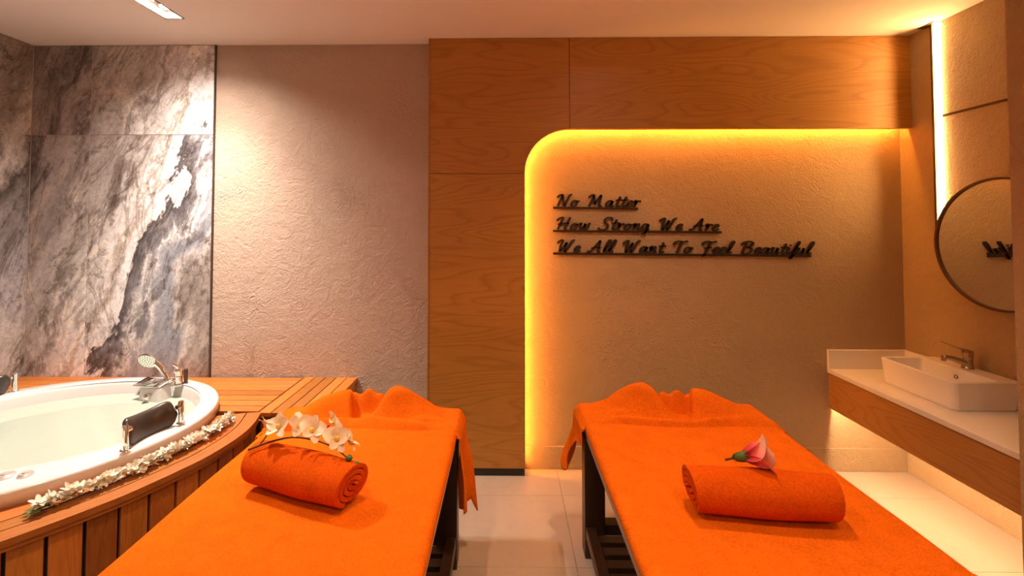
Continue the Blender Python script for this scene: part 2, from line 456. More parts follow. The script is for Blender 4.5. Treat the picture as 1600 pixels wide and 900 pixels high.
# solid thin strip: offset copy outward
pp = [Vector((x, 0, z)) for x, z in path]; n = len(V)
for i, p in enumerate(pp):
    t = (pp[min(i+1, len(pp)-1)] - pp[max(i-1, 0)]).normalized(); nr = Vector((-t.z, 0, t.x))*.004
    V += [(p.x+nr.x, YP+TH+.006, p.z+nr.z), (p.x+nr.x, YP+TH+.016, p.z+nr.z)]
    if i: F += [(n+2*i-2, n+2*i, n+2*i+1, n+2*i-1), (2*i-2, 2*i, n+2*i, n+2*i-2), (2*i-1, n+2*i-1, n+2*i+1, 2*i+1)]
m_ = len(path)-1
F += [(0, n, n+1, 1), (2*m_, 2*m_+1, n+2*m_+1, n+2*m_)]
mk('light_strip', V, F, M['led_amber'], sur)

# ------------------------------------------------------------------ right wall: LED profile, groove strip
pr = thing('wall_light_profile', 'slim vertical light profile glowing on the plaster above the mirror', 'light', (XR, 2.775, 1.5))
box('profile_body', XR-.020, XR, 2.778, 2.793, 1.50, ZC-.001, M['bronze'], pr)
box('diffuser', XR-.010, XR-.001, 2.750, 2.778, 1.50, ZC-.003, M['led_pale'], pr)
box('top_cap', XR-.045, XR, 2.742, 2.85, ZC-.004, ZC-.0005, M['bronze'], pr)
tag(box('wall_groove_strip', XR-.006, XR, 1.829, 2.745, 2.248, 2.262, M['bronze']), 'thin dark horizontal strip running across the right wall above the mirror', 'trim strip')

# round mirror
mc = Vector((XR, 2.427, 1.50)); MR = .352
mi = thing('round_mirror', 'round wall mirror in a thin dark bronze frame above the basin', 'mirror', (XR, mc.y, mc.z-MR))
V, F = lathevf([(MR-.006, .0), (MR-.006, .033)], mc, 96, (-1, 0, 0)); mk('mirror_glass', V, F, M['mirror'], mi)
prof = [(MR-.008, .0), (MR, .0), (MR, .042), (MR-.012, .042), (MR-.012, .0335)]
V, F = [], []; nn = 96
for k in range(nn):
    t = 2*pi*k/nn
    for r, d in prof: V.append((mc.x-d, mc.y+r*cos(t), mc.z+r*sin(t)))
for k in range(nn):
    for j in range(len(prof)):
        j2 = (j+1) % len(prof); k2 = (k+1) % nn; q = len(prof)
        F.append((k*q+j, k*q+j2, k2*q+j2, k2*q+j))
mk('frame', V, F, M['bronze'], mi)

# ------------------------------------------------------------------ counter with basin
ct = thing('vanity_counter', 'wall hung counter with white stone top and oak front', 'counter', (2.36, 2.44, .405))
box('stone_top', 2.106, XR, 1.829, YB, .635, .663, M['quartz'], ct, bevel=.002)
box('front_panel', 2.114, 2.132, 1.829, YB-.001, .405, .6345, M['oak_y'], ct, bevel=.001, seg=1)
box('bottom_board', 2.132, XR-.001, 1.829, YB-.001, .465, .483, M['oak_y'], ct)
box('backsplash', 2.106, XR-.02, YB-.02, YB, .6635, .785, M['quartz'], ct, bevel=.002)
box('backsplash', XR-.02, XR, 1.829, YB, .6635, .785, M['quartz'], ct, bevel=.002)
box('light_strip', 2.1325, 2.1425, 1.84, YB-.01, .458, .4645, M['led_under'], ct)

def rrect(x0, x1, y0, y1, r, n=6):
    out = []
    for cx_, cy_, a0 in ((x1-r, y1-r, 0), (x0+r, y1-r, pi/2), (x0+r, y0+r, pi), (x1-r, y0+r, 3*pi/2)):
        for k in range(n+1):
            t = a0 + pi/2*k/n; out.append((cx_+r*cos(t), cy_+r*sin(t)))
    return out
bs = thing('wash_basin', 'rectangular white ceramic vessel basin on the counter', 'basin', (2.42, 2.57, .663))
rings = []
bx = (2.245, 2.594, 2.34, 2.80)
def ring(inset, r, z, sh=0): return [(x, y, z) for x, y in rrect(bx[0]+inset, bx[1]-inset-sh, bx[2]+inset, bx[3]-inset, r)]
rings = [ring(.030, .02, .6635), ring(.014, .03, .6635), ring(.010, .03, .672), ring(.0, .03, .806), ring(.002, .03, .81),
         ring(.016, .018, .81, .09), ring(.019, .018, .806, .09), ring(.03, .03, .70, .09), ring(.06, .03, .688, .09)]
V = [p for r_ in rings for p in r_]; q = len(rings[0]); F = []
for i in range(len(rings)-1):
    for k in range(q): F.append((i*q+k, i*q+(k+1) % q, (i+1)*q+(k+1) % q, (i+1)*q+k))
F += [tuple(range(q))[::-1], tuple((len(rings)-1)*q+k for k in range(q))]
b_ = mk('basin_body', V, F, M['ceramic'], bs)
V, F = lathevf([(.011, -.004), (.011, .003), (.0075, .003), (.0075, -.002)], (2.481, 2.57, .765), 20, (-1, 0, .2)); mk('overflow_ring', V, F, M['bronze'], bs)
V, F = lathevf([(.03, 0), (.03, .003), (.02, .005)], (2.38, 2.57, .6885), 24); mk('drain', V, F, M['chrome'], bs)
# mixer tap on the basin
tp = thing('basin_tap', 'single lever mixer tap on the back of the basin', 'tap', (2.545, 2.57, .81))
V, F = lathevf([(.028, 0), (.028, .006), (.024, .012), (.023, .055), (.025, .062), (.025, .088), (.020, .094)], (2.545, 2.57, .8105), 28); mk('body', V, F, M['nickel'], tp, smooth=False, bevel=.001)
pts = catmull([(2.545, 2.57, .838), (2.50, 2.57, .852), (2.45, 2.57, .868), (2.413, 2.57, .872)], 5)
V, F = tubevf(pts, [.019-.0075*i/(len(pts)-1) for i in range(len(pts))], 14); sp_ = mk('spout', V, F, M['nickel'], tp, smooth=True)
V, F = lathevf([(.012, 0), (.012, .02)], (2.414, 2.57, .852), 16); mk('aerator', V, F, M['nickel'], sp_, bevel=.001)
lv = [(2.562, .904, .020), (2.53, .913, .021), (2.50, .920, .014), (2.45, .940, .009), (2.405, .956, .008)]
V, F = [], []
for i, (x, z, hw) in enumerate(lv):
    t = .010 if i < 2 else .004
    V += [(x, 2.57-hw, z-t), (x, 2.57+hw, z-t), (x, 2.57+hw, z+t*.6), (x, 2.57-hw, z+t*.6)]
    if i: 
        for k in range(4): F.append((4*i-4+k, 4*i-4+(k+1) % 4, 4*i+(k+1) % 4, 4*i+k))
F += [(0, 1, 2, 3), tuple(4*(len(lv)-1)+k for k in (3, 2, 1, 0))]
mk('lever', V, F, M['nickel'], tp, bevel=.002)

# ------------------------------------------------------------------ lettering
G = {
 'N': (.80, [[(-.08,.70),(.02,.9),(.2,.95),(.17,.5),(.1,0)], [(.2,.95),(.34,.5),(.52,.02)], [(.52,.02),(.6,.5),(.68,.88),(.82,1.0)]]),
 'M': (.98, [[(-.08,.70),(.02,.9),(.2,.95),(.16,.5),(.08,0)], [(.2,.95),(.3,.6),(.4,.22)], [(.4,.22),(.52,.6),(.68,.97)], [(.68,.97),(.68,.45),(.74,.03),(.9,.1)]]),
 'H': (.76, [[(-.10,.70),(.0,.9),(.22,.96),(.16,.45),(.08,0)], [(.68,1.0),(.58,.5),(.52,.06),(.66,.04)], [(.0,.42),(.3,.5),(.72,.52)]]),
 'S': (.62, [[(.66,.78),(.62,.95),(.4,1.0),(.22,.84),(.28,.6),(.46,.4),(.46,.14),(.28,.0),(.04,.04),(-.06,.18)]]),
 'W': (.92, [[(-.08,.70),(.02,.9),(.2,.95),(.16,.45),(.2,.02)], [(.2,.02),(.34,.38),(.5,.8)], [(.5,.8),(.47,.4),(.5,.02)], [(.5,.02),(.64,.4),(.78,.88),(.94,1.0)]]),
 'A': (.70, [[(-.16,.14),(-.04,.01),(.2,.4),(.48,.98)], [(.48,.98),(.47,.5),(.5,.04),(.64,.08)], [(.02,.36),(.3,.4),(.64,.42)]]),
 'T': (.58, [[(-.10,.68),(-.02,.88),(.2,.98),(.48,.92),(.74,1.0)], [(.38,.94),(.3,.5),(.22,.0)]]),
 'F': (.56, [[(-.10,.68),(-.02,.88),(.2,.98),(.48,.92),(.74,1.0)], [(.38,.94),(.3,.45),(.18,-.10),(.02,-.22)], [(.08,.42),(.3,.47),(.56,.5)]]),
 'B': (.72, [[(.2,.9),(.14,.5),(.06,0)], [(-.10,.70),(.06,.93),(.38,1.0),(.6,.86),(.46,.6),(.2,.52)], [(.22,.52),(.5,.5),(.6,.26),(.4,.02),(.06,.0)]]),
 'o': (.46, [[(.24,.5),(.08,.4),(.04,.14),(.16,.02),(.32,.14),(.34,.38),(.24,.5)], [(.3,.44),(.4,.4),(.5,.46)]]),
 'a': (.50, [[(.36,.44),(.2,.5),(.05,.3),(.07,.05),(.2,.05),(.34,.3),(.4,.5)], [(.4,.5),(.35,.2),(.4,.03),(.54,.12)]]),
 't': (.34, [[(.26,.85),(.17,.4),(.15,.08),(.25,.02),(.40,.14)], [(.0,.54),(.2,.56),(.44,.6)]]),
 'e': (.38, [[(.05,.2),(.24,.27),(.33,.42),(.22,.51),(.08,.36),(.06,.12),(.18,.02),(.42,.14)]]),
 'r': (.40, [[(-.02,.36),(.1,.54),(.12,.3),(.06,0)], [(.09,.22),(.2,.44),(.34,.5),(.38,.4)]]),
 'w': (.62, [[(-.02,.4),(.08,.52),(.08,.2),(.16,.02),(.3,.28),(.36,.5)], [(.36,.5),(.34,.15),(.42,.02),(.54,.28),(.58,.5),(.68,.46)]]),
 'n': (.48, [[(-.02,.38),(.1,.52),(.1,.25),(.05,0)], [(.07,.2),(.2,.45),(.33,.5),(.35,.3),(.34,.05),(.5,.1)]]),
 'g': (.48, [[(.36,.44),(.2,.5),(.05,.3),(.07,.05),(.2,.05),(.34,.3),(.4,.5)], [(.4,.5),(.36,.1),(.28,-.28),(.1,-.34)], [(.24,-.22),(.36,-.02),(.5,.12)]]),
 'l': (.28, [[(.02,.12),(.2,.5),(.32,.9),(.25,1.0),(.14,.7),(.08,.2),(.16,.02),(.32,.14)]]),
 'u': (.50, [[(-.02,.4),(.08,.52),(.06,.2),(.14,.02),(.28,.15),(.38,.5)], [(.38,.5),(.34,.15),(.4,.02),(.54,.14)]]),
 'i': (.26, [[(-.02,.38),(.1,.52),(.07,.2),(.12,.02),(.28,.14)], [(.13,.70),(.17,.76)]]),
 'f': (.30, [[(.0,.1),(.2,.5),(.36,.9),(.30,1.0),(.2,.6),(.1,0),(.0,-.36)], [(.0,-.36),(.1,-.2),(.16,.02),(.32,.14)]]),
}
SL = .30
def stroke_vf(pts2, hw_x, hw_n, y0, y1):
    P = catmull([(x, z, 0) for x, z in pts2], 7)
    L, R = [], []
    for i, p in enumerate(P):
        t = (P[min(i+1, len(P)-1)] - P[max(i-1, 0)])
        if t.length < 1e-9: t = Vector((1, 0, 0))
        t.normalize(); nr = Vector((-t.y, t.x, 0))
        # broad-nib pen: thick on downstrokes, thinner on up/cross strokes
        ww = sqrt((hw_x*nr.x)**2 + (hw_n*nr.y)**2)
        e = min(i, len(P)-1-i); ww *= (0.72 if e == 0 else 0.95 if e == 1 else 1.0)
        L.append(p+nr*ww); R.append(p-nr*ww)
    V, F = [], []
    for l_, r_ in zip(L, R):
        V += [(l_.x, y0, l_.y), (r_.x, y0, r_.y), (r_.x, y1, r_.y), (l_.x, y1, l_.y)]
    for i in range(1, len(P)):
        for k in range(4): F.append((4*i-4+k, 4*i-4+(k+1) % 4, 4*i+(k+1) % 4, 4*i+k))
    n = len(P)-1
    F += [(3, 2, 1, 0), (4*n, 4*n+1, 4*n+2, 4*n+3)]
    return V, F
y0_, y1_ = YB-.016, YB-.006
def sign_line(text, x0, x1, xend, zb0, zb1, label):
    adv = 0; pos = []
    for ch in text:
        if ch == ' ': adv += .52; continue
        pos.append((ch, adv)); adv += G[ch][0]
    cap = .082; total = adv + SL*.9*0
    sx_ = (xend-x0)/total
    root = thing('wall_lettering', label, 'sign', ((x0+x1)/2, YB-.006, zb0-.02), 'black script lettering on the back wall')
    zb = lambda x: zb0 + (zb1-zb0)*(x-x0)/(x1-x0)
    for ch, ax in pos:
        parts = []
        for st in G[ch][1]:
            pts = []
            for gx, gz in st:
                xx = x0+.012+(ax+gx*.88+.08)*sx_ + SL*gz*cap*.9
                pts.append((xx, zb(xx)+.002+gz*cap))
            parts.append(stroke_vf(pts, .0086, .0048, y0_, y1_))
        V, F = join(*parts)
        mk('letter', V, F, M['letter'], root)
    # underline bar with stand-off pins
    V = [(x0, y0_, zb(x0)), (x1, y0_, zb(x1)), (x1, y1_, zb(x1)), (x0, y1_, zb(x0))]
    V += [(x, y, z-.015) for x, y, z in V]
    F = [(0,1,2,3), (7,6,5,4), (0,4,5,1), (1,5,6,2), (2,6,7,3), (3,7,4,0)]
    mk('underline', V, F, M['letter'], root)
    for k in range(3):
        x = x0+(x1-x0)*(.08+.42*k)
        V, F = lathevf([(.004, 0), (.004, .0125)], (x, YB-.0125, zb(x)-.007), 8, (0, 1, 0)); mk('stand_off', V, F, M['letter'], root)
sign_line('No Matter', .312, .876, .866, 1.724, 1.718, 'black script letters reading No Matter, the short top line')
sign_line('How Strong We Are', .312, 1.425, 1.385, 1.570, 1.561, 'black script letters reading How Strong We Are, the middle line')
sign_line('We All Want To Feel Beautiful', .312, 2.008, 1.985, 1.420, 1.405, 'black script letters reading We All Want To Feel Beautiful, the bottom line')

# ------------------------------------------------------------------ tub platform in teak boards
OC, OA, OB, OV = Vector((-2.321, 2.124)), .835, .713, (Vector((.916, .402)), Vector((-.402, .916)))
IC, IA, IB, IV = Vector((-2.237, 2.24)), .623, .528, (Vector((.989, .15)), Vector((-.15, .989)))
def ell(t, c=OC, a_=OA, b_=OB, v_=OV, d=0):
    p = c + v_[0]*((a_-d)*cos(t)) + v_[1]*((b_-d)*sin(t)); return p
def strip(name, Lp, Rp, dn, mat, parent, bevel=.0022):
    # Lp/Rp: matching 3d edge points of the face; dn: thickness vector (or list)
    V, F, U = [], [], []; s = 0
    for i, (l_, r_) in enumerate(zip(Lp, Rp)):
        l_, r_ = Vector(l_), Vector(r_)
        if i: s += ((l_+r_)/2 - pm).length
        pm = (l_+r_)/2; wd = (l_-r_).length
        d = Vector(dn[i]) if isinstance(dn, list) else Vector(dn)
        V += [l_, r_, r_+d, l_+d]; U += [(s, 0), (s, wd), (s, wd+d.length), (s, -d.length)]
        if i:
            for k in range(4): F.append((4*i-4+k, 4*i-4+(k+1) % 4, 4*i+(k+1) % 4, 4*i+k))
    n = len(Lp)-1
    F += [(3, 2, 1, 0), (4*n, 4*n+1, 4*n+2, 4*n+3)]
    return mk(name, V, F, mat, parent, uvs=U, bevel=bevel, seg=1)

pf = thing('tub_platform', 'raised teak platform with slatted curved front around the tub', 'platform', (-2.2, 2.1, 0))
TK = .024; down = (0, 0, -TK)
XK, XE, YK = -1.343, -.986, 2.483
hole = lambda y: None
def xcut(y, side):
    # x of the hole edge (a little inside the rim) at depth y
    best = None
    for k in range(720):
        p = ell(2*pi*k/720, d=.035); q_ = ell(2*pi*(k+1)/720, d=.035)
        if (p.y-y)*(q_.y-y) <= 0 and p.y != q_.y:
            x = p.x+(q_.x-p.x)*(y-p.y)/(q_.y-p.y)
            if best is None or (x > best if side > 0 else x < best): best = x
    return best
nb = 7; bw = (YB-.014-YK)/nb; gp = .0055
for k in range(nb):
    y0, y1 = YK+k*bw+gp/2, YK+(k+1)*bw-gp/2
    yy = [y0+(y1-y0)*j/5 for j in range(6)]
    cr = [xcut(y, 1) for y in yy]; cl = [xcut(y, -1) for y in yy]
    mid = -2.33
    # right piece: strip across depth (edge points at hole and at the border)
    if all(c is None for c in cr):
        strip('deck_board', [(XL+.013, y1, DZ), (XK-gp, y1, DZ)], [(XL+.013, y0, DZ), (XK-gp, y0, DZ)], down, M['teak'], pf)
    else:
        for cc, xe in ((cr, XK-gp), (cl, XL+.013)):
            xs = [mid if c is None else c for c in cc]
            poly = [(x, y) for x, y in zip(xs, yy)] + [(xe, y1), (xe, y0)]
            V, F = prismvf(poly, lambda x, y: (x, y, DZ), lambda x, y: (x, y, DZ-TK))
            U = [(x, y) for x, y in poly]*2
            mk('deck_board', V, F, M['teak'], pf, uvs=U)
# short boards filling the platform left of the tub
for k in range(14):
    y1, y0 = YK-k*bw-gp/2, YK-(k+1)*bw+gp/2
    if y0 < 1.365: y0 = 1.365
    if y1-y0 < .02: continue
    yy = [y0+(y1-y0)*j/5 for j in range(6)]
    xs = [c if c is not None else -2.47 for c in (xcut(y, -1) for y in yy)]
    poly = [(x, y) for x, y in zip(xs, yy)] + [(XL+.013, y1), (XL+.013, y0)]
    V, F = prismvf(poly, lambda x, y: (x, y, DZ-.001), lambda x, y: (x, y, DZ-TK))
    mk('deck_board', V, F, M['teak'], pf, uvs=[(x, y) for x, y in poly]*2)
for k in range(5):
    wd = (XE-XK)/5; x0, x1 = XK+k*wd+gp/2, XK+(k+1)*wd-gp/2
    strip('deck_board', [(x0, YK-.012, DZ), (x0, YB-.002, DZ)], [(x1, YK-.012, DZ), (x1, YB-.002, DZ)], down, M['teak'], pf)

# curved front edge (plan), from the inner corner round to the left wall
edge = catmull([(x, y, 0) for x, y in [(-1.342, 2.483), (-1.300, 2.33), (-1.291, 2.185), (-1.318, 2.01), (-1.363, 1.889), (-1.41, 1.785), (-1.459, 1.694), (-1.569, 1.539), (-1.69, 1.405), (-1.86, 1.27), (-2.06, 1.17), (-2.32, 1.115), (-2.60, 1.10), (-2.92, 1.12), (XL+.014, 1.15)]], 10)
def resample(P, step):
    out = [P[0]]; acc = 0
    for a_, b_ in zip(P, P[1:]):
        L = (b_-a_).length; t = step-acc
        while t <= L:
            out.append(a_+(b_-a_)*(t/L)); t += step
        acc = (acc+L) % step
    out.append(P[-1]); return out
edge = resample(edge, .02)
def normals(P):
    out = []
    for i in range(len(P)):
        t = (P[min(i+1, len(P)-1)]-P[max(i-1, 0)]).normalized(); out.append(Vector((t.y, -t.x, 0)))
    return out
en = normals(edge)                        # points inward? fix by tub centre
if (Vector((OC.x, OC.y, 0))-edge[20]).dot(en[20]) < 0: en = [-v_ for v_ in en]
def off_edge(d): 
    return [Vector((p.x+n_.x*d, min(p.y+n_.y*d, YK-.004), DZ)) for p, n_ in zip(edge, en)]
bands = [(-.012, .058), (.064, .128), (.134, .245)]
cuts = [[0, 22, 75, len(edge)-1], [0, 22, 60, len(edge)-1], [0, 40, len(edge)-1]]
for (d0, d1), cs in zip(bands, cuts):
    A_, B_ = off_edge(d0), off_edge(d1)
    for i0, i1 in zip(cs, cs[1:]):
        i1 = min(i1, len(edge)-1)
        sl = list(range(i0, i1+1))
        if i1 != len(edge)-1: pass
        strip('deck_board', [A_[i] for i in sl], [B_[i] for i in sl], down, M['teak'], pf, bevel=0)
# rim fascia under the lip
A_ = [Vector((p.x, p.y, DZ-TK)) for p in off_edge(-.008)]; B_ = [Vector((p.x, p.y, DZ-TK-.016)) for p in A_]
strip('edge_moulding', A_, B_, [n_*.018 for n_ in en], M['teak'], pf, bevel=0)
# vertical slats of the skirt
zt, zb_ = DZ-TK-.002, .012
step = 5
idx = list(range(0, len(edge)-step, step))
for i in idx:
    p, q_ = edge[i], edge[i+step]; t = (q_-p).normalized(); n_ = Vector((t.y, -t.x, 0))
    if n_.dot(en[i]) < 0: n_ = -n_
    a_ = p+t*.006+n_*.012; b_ = q_-t*.006+n_*.012
    strip('skirt_slat', [(a_.x, a_.y, zb_), (a_.x, a_.y, zt)], [(b_.x, b_.y, zb_), (b_.x, b_.y, zt)], n_*.018, M['teak'], pf, bevel=.002)
A_ = [Vector((p.x+n_.x*.034, p.y+n_.y*.034, .005)) for p, n_ in zip(edge, en)]; B_ = [Vector((p.x, p.y, zt)) for p in A_]
strip('skirt_backing', A_, B_, [n_*.01 for n_ in en], M['black'], pf, bevel=0)
# straight returns right of the curve
for k in range(4):
    x0 = XK+.004+k*.0885
    strip('skirt_slat', [(x0, YK+.006, zb_), (x0, YK+.006, zt)], [(x0+.079, YK+.006, zb_), (x0+.079, YK+.006, zt)], (0, .018, 0), M['teak'], pf, bevel=.002)
for k in range(5):
    y0 = YK+.010+k*.109
    strip('skirt_slat', [(XE-.010, y0, zb_), (XE-.010, y0, zt)], [(XE-.010, y0+.1, zb_), (XE-.010, y0+.1, zt)], (-.018, 0, 0), M['teak'], pf, bevel=.002)
box('skirt_backing', XK+.004, XE-.032, YK+.028, YB-.02, .005, zt, M['black'], pf)

# ------------------------------------------------------------------ tub
tub = thing('bathtub', 'large round white whirlpool tub set into the teak platform', 'bathtub', (OC.x, OC.y, .02))
ZR = .65
N = 120
prof = [  # (blend outer->inner, extra inset, z)
    (0, .05, .30), (0, .045, DZ-.03), (0, .040, DZ+.001), (0, .0, DZ+.001), (0, .0, ZR-.012), (0, .003, ZR-.004), (0, .011, ZR), (.5, .005, ZR+.001), (1, -.012, ZR-.001), (1, -.004, ZR-.006), (1, .002, ZR-.018),
    (1, .018, .56), (1, .05, .40), (1, .10, .24), (1, .18, .19)]
V, F = [], []
for bl, ins, z in prof:
    for k in range(N):
        t = 2*pi*k/N
        o_ = ell(t, d=ins if bl < 1 else 0); i_ = ell(t-.27, IC, IA, IB, IV, ins if bl == 1 else 0)
        # rotate inner parameter to the same world angle
        p = o_*(1-bl)+i_*bl; V.append((p.x, p.y, z))
for i in range(len(prof)-1):
    for k in range(N): F.append((i*N+k, i*N+(k+1) % N, (i+1)*N+(k+1) % N, (i+1)*N+k))
F.append(tuple((len(prof)-1)*N+k for k in range(N)))
mk('tub_shell', V, F, M['acrylic'], tub, smooth=True)
# moulded waterfall block inside the rim
blk = [(-2.150, 2.735), (-1.985, 2.70), (-2.00, 2.625), (-2.135, 2.655)]
blk2 = [(-2.165, 2.735), (-1.97, 2.70), (-1.985, 2.60), (-2.150, 2.635)]
V, F = prismvf(list(range(4)), lambda k, *_: (*blk[k], ZR+.012), lambda k, *_: (*blk2[k], .50)) if False else ([(*p, ZR+.012) for p in blk]+[(*p, .50) for p in blk2], [(0,1,2,3), (7,6,5,4)]+[(k, 4+k, 4+(k+1) % 4, (k+1) % 4) for k in range(4)])
mk('spout_block', V, F, M['acrylic'], tub, bevel=.012, seg=3)
V, F = lathevf([(.020, 0), (.020, .012), (.012, .018), (.008, .026)], (-2.068, 2.622, .612), 24, (-.2, -1, .1)); mk('diverter_knob', V, F, M['chrome'], tub, bevel=.001)
for x, y, r in ((-1.893, 1.722, .030), (-1.826, 1.732, .025)):
    V, F = lathevf([(r, 0), (r, .006), (r*.8, .011), (r*.45, .011), (r*.4, .014), (.002, .015)], (x, y, ZR-.0005), 28); mk('control_button', V, F, M['satin'], tub)
tag(mk('bath_water', [(*ell(2*pi*k/96, IC, IA, IB, IV, .0135), .583) for k in range(96)] + [(*ell(2*pi*k/96, IC, IA, IB, IV, .05), .48) for k in range(96)],
       [tuple(range(96)), tuple(range(191, 95, -1))] + [(k, (k+1) % 96, 96+(k+1) % 96, 96+k) for k in range(96)], M['water']), 'still milky pale green water filling the tub', 'water')

# tub filler: waterfall wing, lever valve, hand shower
ws = thing('tub_filler', 'chrome waterfall spout on the tub rim', 'tap', (-2.08, 2.70, ZR))
V, F = [], []
for i in range(9):
    s = -1+2*i/8
    x = -2.07+.088*s; lift = .012*s*s; yo = 2.675-.006*s*10*.2
    wd = .048-.012*abs(s)
    V += [(x-.02, yo-wd, ZR+.020-lift*.2), (x+.012, yo+wd, ZR+.034+lift), (x+.012, yo+wd, ZR+.026+lift), (x-.02, yo-wd, ZR+.013-lift*.2)]
    if i:
        for k in range(4): F.append((4*i-4+k, 4*i-4+(k+1) % 4, 4*i+(k+1) % 4, 4*i+k))
F += [(3, 2, 1, 0), (32, 33, 34, 35)]
mk('waterfall_plate', V, F, M['chrome'], ws, smooth=False, bevel=.002)
V, F = lathevf([(.03, 0), (.03, .012), (.024, .028)], (-2.065, 2.69, ZR+.002), 24); mk('spout_foot', V, F, M['chrome'], ws)
vl = thing('tub_valve', 'chrome lever valve standing on the tub rim', 'tap', (-1.955, 2.715, ZR))
V, F = lathevf([(.036, 0), (.036, .006), (.022, .012), (.019, .05), (.023, .056), (.023, .085), (.014, .095)], (-1.955, 2.715, ZR), 28); mk('body', V, F, M['chrome'], vl)
V, F = tubevf([(-1.955, 2.715, ZR+.09), (-1.962, 2.705, ZR+.112), (-1.972, 2.69, ZR+.135)], [.012, .010, .007], 12); mk('lever', V, F, M['chrome'], vl, smooth=True)
V, F = tubevf([(-1.955, 2.715, ZR+.035), (-1.985, 2.69, ZR+.03), (-2.005, 2.678, ZR+.022)], [.012, .011, .009], 12); mk('outlet', V, F, M['chrome'], vl, smooth=True)
V, F = lathevf([(.011, 0), (.011, .085)], (-1.925, 2.735, ZR+.001), 16); mk('shower_socket', V, F, M['bronze'], vl)
hs = thing('hand_shower', 'chrome hand shower with a round head resting on the tub rim', 'hand shower', (-2.05, 2.745, ZR))
pts = catmull([(-2.035, 2.745, ZR+.004), (-2.055, 2.745, ZR+.045), (-2.085, 2.745, ZR+.092), (-2.115, 2.742, ZR+.122)], 6)
V, F = tubevf(pts, [.014+.004*(i/(len(pts)-1)) for i in range(len(pts))], 14); mk('handle', V, F, M['chrome'], hs, smooth=True)
hc = Vector((-2.160, 2.735, ZR+.135)); ax = Vector((.05, -.78, -.42)).normalized()
V, F = lathevf([(.020, -.022), (.045, -.012), (.052, -.004), (.052, .003), (.048, .006)], hc, 36, ax); hd = mk('shower_head', V, F, M['chrome'], hs, bevel=.001)
rot = ax.to_track_quat('Z', 'Y').to_matrix(); dv = []
for rr_, n_ in ((.012, 6), (.025, 11), (.038, 16)):
    for k in range(n_):
        c_ = hc+rot@Vector((rr_*cos(2*pi*k/n_), rr_*sin(2*pi*k/n_), .006)); dv.append(lathevf([(.0025, -.001), (.0022, .0015)], c_, 6, ax))
V, F = join(*dv); mk('spray_nozzles', V, F, M['black'], hd)

# head rests on the tub rim
def headrest(p0, p1, label):
    p0, p1 = Vector((*p0, ZR)), Vector((*p1, ZR)); ax = (p1-p0); L = ax.length; ax.normalize()
    c = (p0+p1)/2
    inw = Vector((-ax.y, ax.x, 0))
    if inw.dot(Vector((IC.x, IC.y, ZR))-c) < 0: inw = -inw
    root = thing('tub_headrest', label, 'headrest', c, 'head rests on the tub rim')
    for p in (p0, p1):
        V, F = lathevf([(.019, 0), (.019, .005), (.0125, .008), (.0125, .103), (.010, .106)], p, 24); po = mk('post', V, F, M['chrome'], root)
        s = 1 if p is p0 else -1
        V, F = tubevf([p+Vector((0, 0, .085)), p+ax*(.024*s)+Vector((0, 0, .085))], .010, 14); mk('clamp', V, F, M['chrome'], po)
    # padded cushion: loft of a rounded hanging section
    n, q_ = 22, 20; V, F = [], []
    for i in range(n+1):
        u = i/n; s = 2*u-1
        end = (1-abs(s)**10)**.5 if abs(s) < 1 else 0
        end = max(end, .30)
        sag = .022*(1-s*s)-.006*s*0
        cpos = p0+ax*(.016+(L-.032)*u)+inw*(.012+.030*(1-s*s))
        for k in range(q_):
            t = 2*pi*k/q_
            # section: thick roll on top, thinner lip hanging inward-down
            a_, b_ = cos(t), sin(t)
            zz = .060*b_*end; yy = (.022+.008*b_)*a_*end - .016*(b_-.3)
            V.append(cpos+inw*(-yy*1.0+.010)+Vector((0, 0, .068-sag+zz)))
    for i in range(n):
        for k in range(q_): F.append((i*q_+k, i*q_+(k+1) % q_, (i+1)*q_+(k+1) % q_, (i+1)*q_+k))
    F += [tuple(range(q_))[::-1], tuple(n*q_+k for k in range(q_))]
    mk('cushion', V, F, M['leather'], root, smooth=True)
headrest((-1.605, 1.922), (-1.562, 2.190), 'dark vinyl head rest on chrome posts, the one nearest the flower garland')
headrest((-2.804, 2.585), (-3.02, 2.37), 'dark vinyl head rest on chrome posts, cut off by the left picture edge')

# ------------------------------------------------------------------ flowers
def petalvf(L, W, cup, droop, nu=4, nv=4):
    V, F, U = [], [], []
    for i in range(nu+1):
        u = i/nu
        wd = W*(sin(pi*min(1, .12+.80*u))**.8)
        for j in range(nv+1):
            v_ = 2*j/nv-1
            V.append(Vector((L*u, wd*v_*.5, cup*L*u*(1-u)*1.6 + droop*L*u*u + .25*wd*v_*v_*(.5))))
            U.append((u, (v_+1)/2))
    for i in range(nu):
        for j in range(nv): F.append((i*(nv+1)+j, i*(nv+1)+j+1, (i+1)*(nv+1)+j+1, (i+1)*(nv+1)+j))
    return V, F, U

